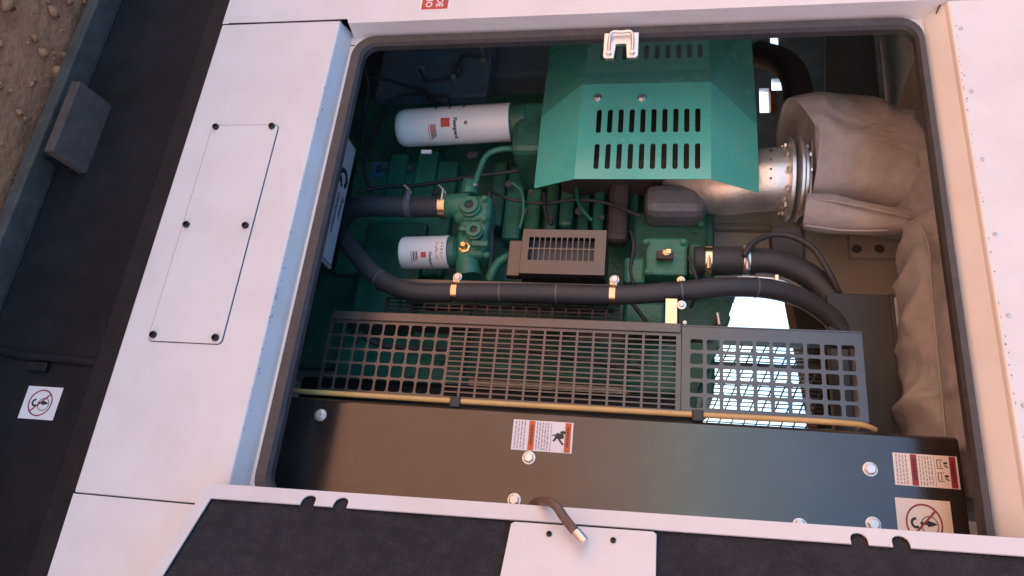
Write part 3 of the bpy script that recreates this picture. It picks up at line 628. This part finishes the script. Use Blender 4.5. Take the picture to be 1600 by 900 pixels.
for k in range(3): wrap(b, *subdiv_rect(0, k * .008 + .003, .03, k * .008 + .005), P, -.1, .28, L_, r)
obj('red_mark', b, 'red', c)
b = B(); random.seed(11)
for row in range(2):
    x = -.02
    while x < .03:
        wrap(b, *line2(x, row * .016 + random.uniform(0, .003), x + random.uniform(-.002, .005), row * .016 + random.uniform(.007, .011), .0016), P, -.25, .78, L_, r); x += random.uniform(.004, .008)
obj('handwriting', b, 'maroon', c)

# ---- green pipes
def pipe(name, label, pts, rad, m='green', cat='pipe', seg=12):
    pp = [W(*p) for p in pts]; o = obj(name, B().tube(pp, rad, seg), m, sm=True); o['label'] = label; o['category'] = cat; return o
pipe('oil_pipe', 'thin green pipe bending from filter head up under the heat shield', [(742, 288, .45), (748, 270, .45), (757, 248, .45), (768, 238, .45), (785, 233, .45), (810, 232, .46), (835, 226, .48), (850, 218, .52)], .0095)
pipe('drain_pipe', 'short curved green pipe behind the grille box', [(765, 438, .5), (770, 425, .49), (780, 410, .49), (798, 400, .5), (815, 396, .55)], .0155)
pipe('dark_conduit', 'dark thin conduit running up beside the filter head', [(764, 300, .5), (766, 340, .5), (768, 380, .5), (765, 430, .52)], .009, 'rubber')

# ---- grille box
YX = .38
gb = thing('grille_box', 'black steel box with a slotted grille window', 'box', W(880, 432, YX))
ax_, bx_ = W(818, 358, YX), W(944, 430, YX)
gx0, gx1, gz0, gz1 = ax_.x, bx_.x, ax_.z, bx_.z
wx0, wx1, wz0, wz1 = W(826, 370, YX).x, W(826, 406, YX).x, W(826, 385, YX).z, W(929, 385, YX).z
xsG = [gx0, wx0, wx0 + (wx1 - wx0)*.475, wx0 + (wx1 - wx0)*.525, wx1, gx1]; zsG = [gz0] + grid(wz0, wz1, 12, .0032) + [gz1]
hsG = {(i, j) for i in (1, 3) for j in range(1, len(zsG) - 2, 2)}
obj('grille_face', B().sheet(lambda x, z: Vector((x, YX, z)), xsG, zsG, hsG, .004, (0, 1, 0), chamf=.2), 'guard', gb)
obj('box_shell', B().box(gx0, gx0 + .004, YX + .0045, YX + .16, gz0, gz1).box(gx1 - .004, gx1, YX + .0045, YX + .16, gz0, gz1).box(gx0 + .004, gx1 - .004, YX + .0045, YX + .16, gz0, gz0 + .004).box(gx0 + .004, gx1 - .004, YX + .0045, YX + .16, gz1 - .004, gz1), 'guard', gb)
obj('core', B().box(gx0 + .01, gx1 - .01, YX + .05, YX + .1, gz0 + .01, gz1 - .01), 'dkgrey', gb)
obj('side_flange', B().box(gx0 + .02, gx1 - .005, YX + .03, YX + .06, gz0 - .045, gz0 - .003), 'guard', gb, bevel=.004)

# ---- long coolant hose and its clamp bar
YHo = .36
br = thing('hose_rail', 'dark steel angle rail behind the long hose', 'rail', W(600, 440, YHo + .05))
p, q = W(590, 436, YHo + .05), W(972, 448, YHo + .05)
obj('angle', B().box(p.x, p.x + .035, YHo + .05, YHo + .054, p.z, q.z).box(p.x - .003, p.x, YHo + .05, YHo + .12, p.z, q.z), 'guard', br)
p, q = W(600, 486, YHo + .1), W(972, 500, YHo + .1)
b = B(); xs5 = [p.x - .045] + grid(p.x - .04, p.x + .03, 6, .0035) + [p.x + .035]; zs5 = [p.z] + grid(p.z + .01, q.z - .01, 18, .006) + [q.z]
b.sheet(lambda x, z: Vector((x, YHo + .1, z)), xs5, zs5, {(i, j) for i in range(1, 12, 2) for j in range(1, 36, 2)}, .003, (0, 1, 0)); obj('mesh_strip', b, 'guard', br)
lh = thing('long_hose', 'long black rubber hose crossing the bay above the belt guard', 'hose', W(560, 400, YHo))
hp_ = [(538, 372, .46), (545, 383, .43), (557, 398, .41), (580, 424, .38), (612, 446, .365), (655, 456, .36), (720, 457, .36), (850, 458, .36), (960, 461, .36), (1050, 456, .36), (1130, 449, .37), (1190, 450, .39), (1240, 461, .42), (1280, 482, .45), (1312, 512, .48), (1335, 560, .5), (1345, 640, .52)]
hr = 15.2 * PX(850, 458, .36)
obj('hose', B().tube([W(*p) for p in hp_], hr, 20), 'rubber', lh, sm=True)
for ix, iy in ((712, 456), (957, 461)):
    q = W(ix, iy, .36); cl = band(lh, q, (0, 0, 1), hr * 1.04, .016, 'clamp')
    obj('clip_tab', B().box(q.x - hr * 1.0 - .018, q.x - hr * .82, .345, .350, q.z - .009, q.z + .012), 'clamp', cl, bevel=.002)
    bolt(cl, (q.x - hr - .012, .345, q.z + .004), r=.0105, name='clip_bolt')

# ---- right hand fittings: thermostat housing, couplings, hoses
th = thing('thermostat_housing', 'square green housing with a brass sensor', 'housing', W(1045, 430, .5))
obj('cover', pbox(B(), 1010, 370, 1074, 430, .47, .12), 'green', th, bevel=.008)
obj('side_body', pbox(B(), 975, 400, 1009, 442, .5, .1), 'green', th, bevel=.012)
obj('outlet', pbox(B(), 1075, 376, 1100, 430, .48, .1), 'dkgreen', th, bevel=.014)
q = W(1041, 398, .455); obj('sensor', B().lathe(q, (0, -1, 0), [(-.03, .018), (.0, .018), (.002, .012), (.02, .012), (.022, .006)], 6), 'brass', th)
obj('sensor_plug', pbox(B(), 1026, 391, 1052, 404, .44, .02), 'rust', th, bevel=.004)
obj('sensor_terminal', pbox(B(), 1040, 388, 1049, 396, .43, .012), 'brass', th, bevel=.002)
bolt(th, W(1064, 438, .46), r=.011, kind='clamp', style='washer'); 
bb = thing('brass_bar', 'upright brass coloured bar bolted above the guard', 'bar', W(1048, 503, .33))
obj('bar', pbox(B(), 1040, 466, 1058, 506, .33, .012), 'clamp', bb, bevel=.001)
bolt(bb, W(1065, 477, .325), r=.012, kind='zinc', style='washer'); bolt(bb, W(1070, 504, .325), r=.005, kind='zinc', style='washer')
eb('pump_body', 'green', 975, 470, 1038, 520, .5, .1, .01); pipe('thin_rod', 'thin dark rod slanting down behind the long hose', [(985, 470, .45), (1000, 490, .45), (1015, 510, .45)], .006, 'rubber', 'rod')
eb('pulley_cover', 'midgrey', 1008, 284, 1104, 332, .52, .12, .03, 'grey rounded pulley cover under the heat shield')
ic = thing('intake_coupling', 'black rubber coupling with two band clamps at the engine outlet', 'coupling', W(1110, 408, .48))
pc = PX(1140, 408, .48)
obj('sleeve', B().tube([W(1085, 408, .48), W(1125, 408, .48), W(1180, 408, .48)], 23 * pc, 24, sub=0), 'rubber', ic, sm=40)
band(ic, W(1106, 408, .48), (0, 0, 1), 23.5 * pc, .018, 'clamp', ((.5, -.9, 0), (1, 0, 0))); band(ic, W(1165, 408, .48), (0, 0, 1), 23.5 * pc, .018, 'zinc', ((.5, -.9, 0), (1, 0, 0)))
obj('elbow_hose', B().tube([W(1172, 408, .48), W(1210, 410, .48), W(1250, 424, .49), (W(1285, 450, .50)), W(1305, 490, .51), W(1318, 540, .53), W(1322, 640, .55)], 20 * pc, 20), 'rubber', ic, sm=True)
pipe('metal_line', 'thin bright metal line beside the black elbow hose', [(1150, 434, .42), (1180, 434, .42), (1212, 437, .42), (1240, 448, .43), (1258, 466, .45)], .005, 'zinc', 'line')
q = W(1213, 437, .415); o = obj('line_clip', B().box(q.x - .012, q.x + .012, .405, .42, q.z - .005, q.z + .006), 'clamp', bevel=.002); o['label'] = 'small brass clip on the thin metal line'; o['category'] = 'clip'
pipe('cable_loop', 'thin black cable looping over the elbow hose', [(1163, 400, .42), (1172, 384, .42), (1190, 372, .43), (1215, 366, .44), (1245, 372, .44), (1272, 390, .44), (1292, 420, .44), (1306, 446, .46), (1315, 470, .5)], .0085, 'rubber', 'cable')
o = obj('cable_sleeve', pbox(B(), 1204, 350, 1262, 425, .50, .05), 'rubber', bevel=.012); o['label'] = 'black rubber sleeve box below the exhaust joint'; o['category'] = 'sleeve'

# ---- grey wall and bracket behind
gw = thing('grey_bulkhead', 'grey painted bulkhead plate behind the hoses', 'bulkhead', W(1260, 460, 1.0))
obj('plate', pbox(B(), 1108, 330, 1440, 462, .80, .02), 'bulk', gw)
obj('rail', pbox(B(), 1110, 348, 1205, 358, .77, .03), 'grey', gw, bevel=.004)
bp_ = obj('bracket', pbox(B(), 1326, 362, 1420, 402, .77, .03), 'bulk', gw, bevel=.004)
for ix in (1339, 1375):
    q = W(ix, 388, .765); obj('bracket_hole', B().lathe(q + Vector((0, .006, 0)), (0, -1, 0), [(0, .015), (.0035, .015)], 18), 'dkgrey', bp_)
bk = thing('black_duct', 'tall black sheet duct standing right of the guards', 'duct', W(1360, 660, .46))
p, q = W(1322, 458, .46), W(1416, 690, .46)
obj('panel', B().box(W(1322, 458, .46).x, -.2, .46, .50, p.z - .05, q.z), 'slate', bk, bevel=.004)
obj('edge_strip', B().box(W(1322, 458, .46).x, -.2, .452, .459, q.z - .006, q.z + .004), 'slate', bk, bevel=.002)

# ================================================================== HEAT SHIELD (folded green sheet with slots)
YSh = .34
hsd = thing('heat_shield', 'bright green folded heat shield with rows of slots', 'heat shield', W(1010, 280, YSh))
fx0, fx1 = (W(908, 132, YSh).x + W(1110, 128, YSh).x)/2, (W(900, 281, YSh).x + W(1110, 278, YSh).x)/2
fz0, fz1 = (W(903, 210, YSh).z), (W(1111, 210, YSh).z)
YB = .405; YBl = .48
oz0 = W(840, 240, YB).z; oz1 = W(1186, 240, YB).z
ol = W(847, 182, YB); orr = W(1184, 190, YB); lx = W(1000, 50, YBl).x - .12
z0l, z1l = W(852, 75, YBl).z, W(1181, 62, YBl).z
rb = W(834, 294, YB).x
def slots(rows, cols):
    pass
# front face cells with rounded slots
cols_px = [935.5 + k * 17.35 for k in range(10)]; zc = [(W(x, 188, YSh).z + W(x - 3, 243, YSh).z)/2 for x in cols_px]; sw = 8.0 * PX(1000, 210, YSh)
r1 = (W(1010, 170, YSh).x, W(1010, 207, YSh).x); r2 = (W(1010, 224, YSh).x, W(1010, 264, YSh).x)
xsS = [fx0, r1[0], r1[1], r2[0], r2[1], fx1]; zsS = [fz0] + [v for z in zc for v in (z - sw/2, z + sw/2)] + [fz1]
obj('slotted_face', B().sheet(lambda x, z: Vector((x, YSh, z)), xsS, zsS, {(i, j) for i in (1, 3) for j in range(1, 21, 2)}, .0025, (0, 1, 0), chamf=.42), 'shield', hsd)
def quadplate(name, a, b_, c, d_):
    a, b_, c, d_ = map(Vector, (a, b_, c, d_)); n_ = (b_ - a).cross(d_ - a).normalized() * .0025
    if n_.y < 0: n_ = -n_
    return obj(name, B().hexa([a, b_, c, d_], [a + n_, b_ + n_, c + n_, d_ + n_]), 'shield', hsd)
quadplate('lower_wing', (fx0, YSh, fz0), (fx1, YSh, fz0), (rb, YB, oz0), (ol.x, YB, oz0))
YU = YB + .02
quadplate('upper_wing', (fx0, YSh, fz1), (fx1, YSh, fz1), (rb, YU, oz1), (orr.x, YU, oz1))
# left face folding away, with its own slot row
zcl = [W(x, 78, YBl - .04).z for x in [944 + k * 16.6 for k in range(10)]]
def LP(x, z):                                # bilinear over the left fold
    return Vector((x, YSh + (YBl + .04 - YSh) * ((fx0 - x) / (fx0 - lx)) ** .9 if x < fx0 else YSh, z))
sl0, sl1 = W(1020, 64, .42).x, W(1020, 96, .42).x
xsL = [lx, sl0, sl1, fx0]; zsL = [fz0] + [v for z in zcl for v in (z - sw/2, z + sw/2)] + [fz1]
xsL.insert(3, (sl1 + fx0) / 2)
obj('slotted_fold', B().sheet(LP, xsL, zsL, {(1, j) for j in range(1, 21, 2)}, .0025, (0, 1, 0), chamf=.42), 'shield', hsd)
obj('lower_fold_corner', B().prism([LP(fx0, fz0), LP(sl1, fz0), LP(sl0, fz0), LP(lx, fz0), Vector((lx, LP(lx, 0).y + .06, z0l)), Vector((ol.x, YB, oz0))], (0, .0025, 0)), 'shield', hsd)
obj('upper_fold_corner', B().prism([LP(fx0, fz1), LP(sl1, fz1), LP(sl0, fz1), LP(lx, fz1), Vector((lx, LP(lx, 0).y + .06, z1l)), Vector((orr.x, YU, oz1))], (0, .0025, 0)), 'shield', hsd)
for ix, iy in ((934, 153), (1003, 153)): q = W(ix, iy, YSh); bolt(hsd, (q.x, YSh, q.z), r=.0105, name='bolt')
o = obj('shield_core', pbox(B(), 880, 120, 1110, 262, YSh + .14, .2), 'rust', hsd, bevel=.03)

# ================================================================== EXHAUST
ex = thing('exhaust_elbow', 'bare steel exhaust elbow leaving the heat shield to a bolted flange', 'exhaust', W(1150, 310, .5))
pe = PX(1190, 280, .5)
obj('pipe', B().tube([W(1060, 270, .60), W(1095, 285, .58), W(1130, 291, .56), W(1165, 285, .545), W(1200, 281, .53), W(1232, 280, .53)], [44*pe, 46*pe, 47*pe, 49*pe, 50*pe, 50*pe], 32), 'steel', ex, sm=True)
def flange(c, axis, R_, w, name='flange'):
    axis = Vector(axis).normalized(); return obj(name, B().lathe(Vector(c) - axis*w/2, axis, [(0, R_*.8), (0, R_*.98), (w*.15, R_), (w*.85, R_), (w, R_*.98), (w, R_*.8)], 40), 'steel', ex, sm=35)
fc1, fc2 = W(1228, 281, .53), W(1240, 281, .53); fax = (fc2 - fc1)
f1 = flange(fc1 + fax * .1, fax, 66*pe, .013); f2 = flange(fc2 + fax * .25, fax, 68*pe, .010); f3 = flange(fc2 + fax * .9, fax, 58*pe, .010)
ua = fax.normalized().orthogonal().normalized(); ub = fax.normalized().cross(ua)
for k in range(12):
    an = 6.283 * k / 12; bolt(f1, fc1 - fax * .40 + (ua * math.cos(an) + ub * math.sin(an)) * 55 * pe, n=-fax, r=.0085, kind='zinc', name='flange_nut')
    bolt(f3, fc2 + fax * 1.2 + (ua * math.cos(an) + ub * math.sin(an)) * 53 * pe, n=fax, r=.0085, kind='zinc', name='flange_nut')
for k in range(4):
    q = W(1197, 262 + 14 * k, .53); bolt(ex, q - Vector((0, 50*pe*.97, 0)), r=.003, kind='blackbolt', name='rivet', style='cap')
# lagging blankets
bl = thing('exhaust_blanket', 'beige glass cloth lagging wrapped round the exhaust silencer', 'blanket', W(1260, 250, .6))
pb_ = PX(1340, 260, .58)
def ridge(p): return max(0, 1 - abs(noise.noise(p)) * 2.4) ** 2
_ca, _cb = W(1256, 253, .58), W(1520, 300, .58)
def wobA(p, t, an):
    c = _ca + (_cb - _ca) * ((p - _ca).dot(_cb - _ca) / (_cb - _ca).length_squared); u = p - c; u.z = 0; u.normalize()
    box = ((abs(u.x) ** 4 + abs(u.y) ** 4) ** -.25 - 1) * .55
    return box - .03 + .02 * noise.noise(p * 6) + (.03 + .16 * t) * ridge(Vector((p.x * 5 + p.z * 4, p.y * 3, p.z * 6 - p.x * 5))) * min(1, t * 3)
obj('cone_wrap', B().tube([W(1256, 253, .58), W(1263, 253, .58), W(1300, 257, .58), (W(1350, 266, .58)), W(1410, 280, .58), W(1475, 292, .58), W(1520, 300, .58)], [93*pb_, 101*pb_, 99*pb_, 93*pb_, 88*pb_, 86*pb_, 84*pb_], 72, sub=12, wob=wobA), 'blanket', bl, sm=True)
def wobB(p, t, an): return .05 * noise.noise(p * 4) + .15 * ridge(Vector((p.x * 7 + p.z * 6, p.y * 4, p.z * 5 - p.x * 4))) + .10 * ridge(Vector((p.x * 6 - p.z * 9 + 7, p.y * 5, p.z * 5))) - .08
obj('duct_wrap', B().tube([W(1482, 250, .5), W(1490, 330, .47), W(1494, 400, .45), W(1500, 480, .44), W(1512, 580, .43), W(1522, 690, .42), W(1530, 800, .42)], [70*pb_, 72*pb_, 70*pb_, 72*pb_, 76*pb_, 80*pb_, 80*pb_], 72, sub=18, wob=wobB), 'blanket', bl, sm=True)
def wobC(p, t, an): return .06 * noise.noise(p * 9)
obj('lower_flap', B().tube([W(1258, 330, .47), W(1300, 334, .46), W(1370, 344, .45), W(1440, 344, .44)], [26*pb_, 28*pb_, 22*pb_, 12*pb_], 28, sub=8, wob=wobC), 'blanket', bl, sm=True)
for pth in ([(1262, 310, .42), (1310, 316, .40), (1370, 328, .395), (1425, 340, .40)], [(1257, 352, .45), (1320, 360, .44), (1390, 360, .43)], [(1272, 165, .55), (1270, 210, .47), (1268, 260, .44), (1266, 310, .44)], [(1440, 350, .33), (1452, 390, .31), (1455, 440, .29), (1462, 520, .28), (1470, 600, .275), (1478, 690, .27)]):
    obj('seam', B().tube([W(*p) for p in pth], .0035, 8), 'blanket', bl, sm=True)
# interior post and beam by the roof
ip = thing('roof_brace', 'pale sloping roof brace in the upper corner of the bay', 'brace', W(1430, 200, .6))
obj('plate', B().prism([W(*p, .62) for p in ((1392, 186), (1440, 66), (1475, 60), (1475, 225))], (0, .02, 0)), 'tan', ip, bevel=.003)
obj('stiffener', B().prism([W(*p, .60) for p in ((1418, 205), (1446, 138), (1452, 138), (1424, 210))], (0, .02, 0)), 'tan', ip, bevel=.003)
dp = thing('air_duct', 'dark round air duct in the upper shadow behind the silencer', 'duct', W(1240, 130, 1.2))
obj('duct', B().tube([W(1245, 215, 1.0), W(1248, 160, 1.0), W(1240, 118, 1.05), W(1220, 96, 1.1), W(1185, 84, 1.2)], .055, 24), 'rubber', dp, sm=True)
ap = thing('roof_panel_frame', 'dark blue grey frame panel hanging under the roof', 'panel', W(1350, 200, 1.3))
obj('panel', B().prism([W(*p, 1.3) for p in ((1290, 40), (1365, 40), (1382, 240), (1290, 200))], (0, .03, 0)), 'duct', ap)
obj('frame_edge', B().tube([W(1368, 40, 1.28), W(1386, 240, 1.28)], .012, 8, sub=0), 'lining', ap)

# ================================================================== SMALL ENGINE DRESSING
random.seed(5)
for pth, rad in (([(560, 300, .58), (600, 292, .6), (650, 290, .6), (700, 282, .58), (745, 275, .56), (800, 268, .56), (830, 262, .56)], .007), ([(770, 300, .56), (800, 312, .55), (850, 318, .55), (900, 312, .55), (950, 318, .55), (1000, 338, .53)], .006),
                 ([(640, 440, .55), (640, 470, .55), (680, 482, .5), (760, 480, .5), (850, 482, .5), (960, 486, .5)], .008), ([(985, 360, .5), (990, 385, .48), (985, 420, .5), (990, 445, .5)], .005), ([(1075, 400, .44), (1085, 425, .43), (1090, 450, .45), (1080, 480, .5)], .005),
                 ([(560, 520, .5), (600, 540, .5), (680, 545, .5), (780, 540, .5), (900, 560, .5), (1000, 580, .5)], .009), ([(850, 300, .54), (852, 330, .52), (862, 350, .5)], .006)):
    obj('wiring', B().tube([W(*p) for p in pth], rad, 8), 'rubber', eg, sm=True)
for pth in ([(800, 286, .52), (815, 300, .52), (818, 330, .52), (812, 358, .53)], [(900, 292, .54), (905, 320, .53), (925, 345, .52)], [(660, 560, .55), (720, 565, .55), (800, 575, .55), (1000, 600, .55)]):
    obj('fuel_line', B().tube([W(*p) for p in pth], .0055, 8), 'green', eg, sm=True)
for ix, iy, Y in ((560, 265, .66), (565, 330, .66), (570, 420, .62), (610, 500, .64), (700, 500, .66), (690, 560, .66), (640, 590, .68), (830, 300, .6), (940, 340, .58), (1095, 350, .6), (1095, 460, .58), (1010, 378, .465), (1068, 378, .465), (1012, 425, .465), (757, 310, .42), (756, 342, .43), (760, 398, .44), (722, 338, .43)):
    bolt(eg, W(ix, iy, Y), r=.008, kind='green' if ix > 1000 or 700 < ix < 770 else 'dkgrey', name='bolt')
for ix in (590, 780, 880, 1060, 1180):       # cable ties on the long hose
    k = min(range(len(hp_)), key=lambda i: abs(hp_[i][0] - ix)); pth = smooth([W(*p) for p in hp_], 6); z = W(ix, 456, .37).z
    q = min(pth, key=lambda v: abs(v.z - z) + (10 if v.y > .47 else 0)); i = pth.index(q); tdir = (pth[i+1] - pth[i-1]).normalized()
    obj('cable_tie', B().lathe(q - tdir * .0025, tdir, [(0, hr), (0, hr * 1.05), (.005, hr * 1.05), (.005, hr)], 24), 'dkgrey', lh, sm=35)
# weld beads and a drain plug on the skid web
obj('weld_bead', B().tube([(-2.2 + i * .02, .126 + .0015 * (i % 2), ZW - .0705 + .001 * (i % 3)) for i in range(110)], .0035, 6, sub=0), 'base', sk, sm=True)
obj('weld_bead', B().tube([(-2.2 + i * .02, .126 + .0015 * (i % 2), H - 1.748 + .001 * (i % 3)) for i in range(110)], .004, 6, sub=0), 'base', sk, sm=True)
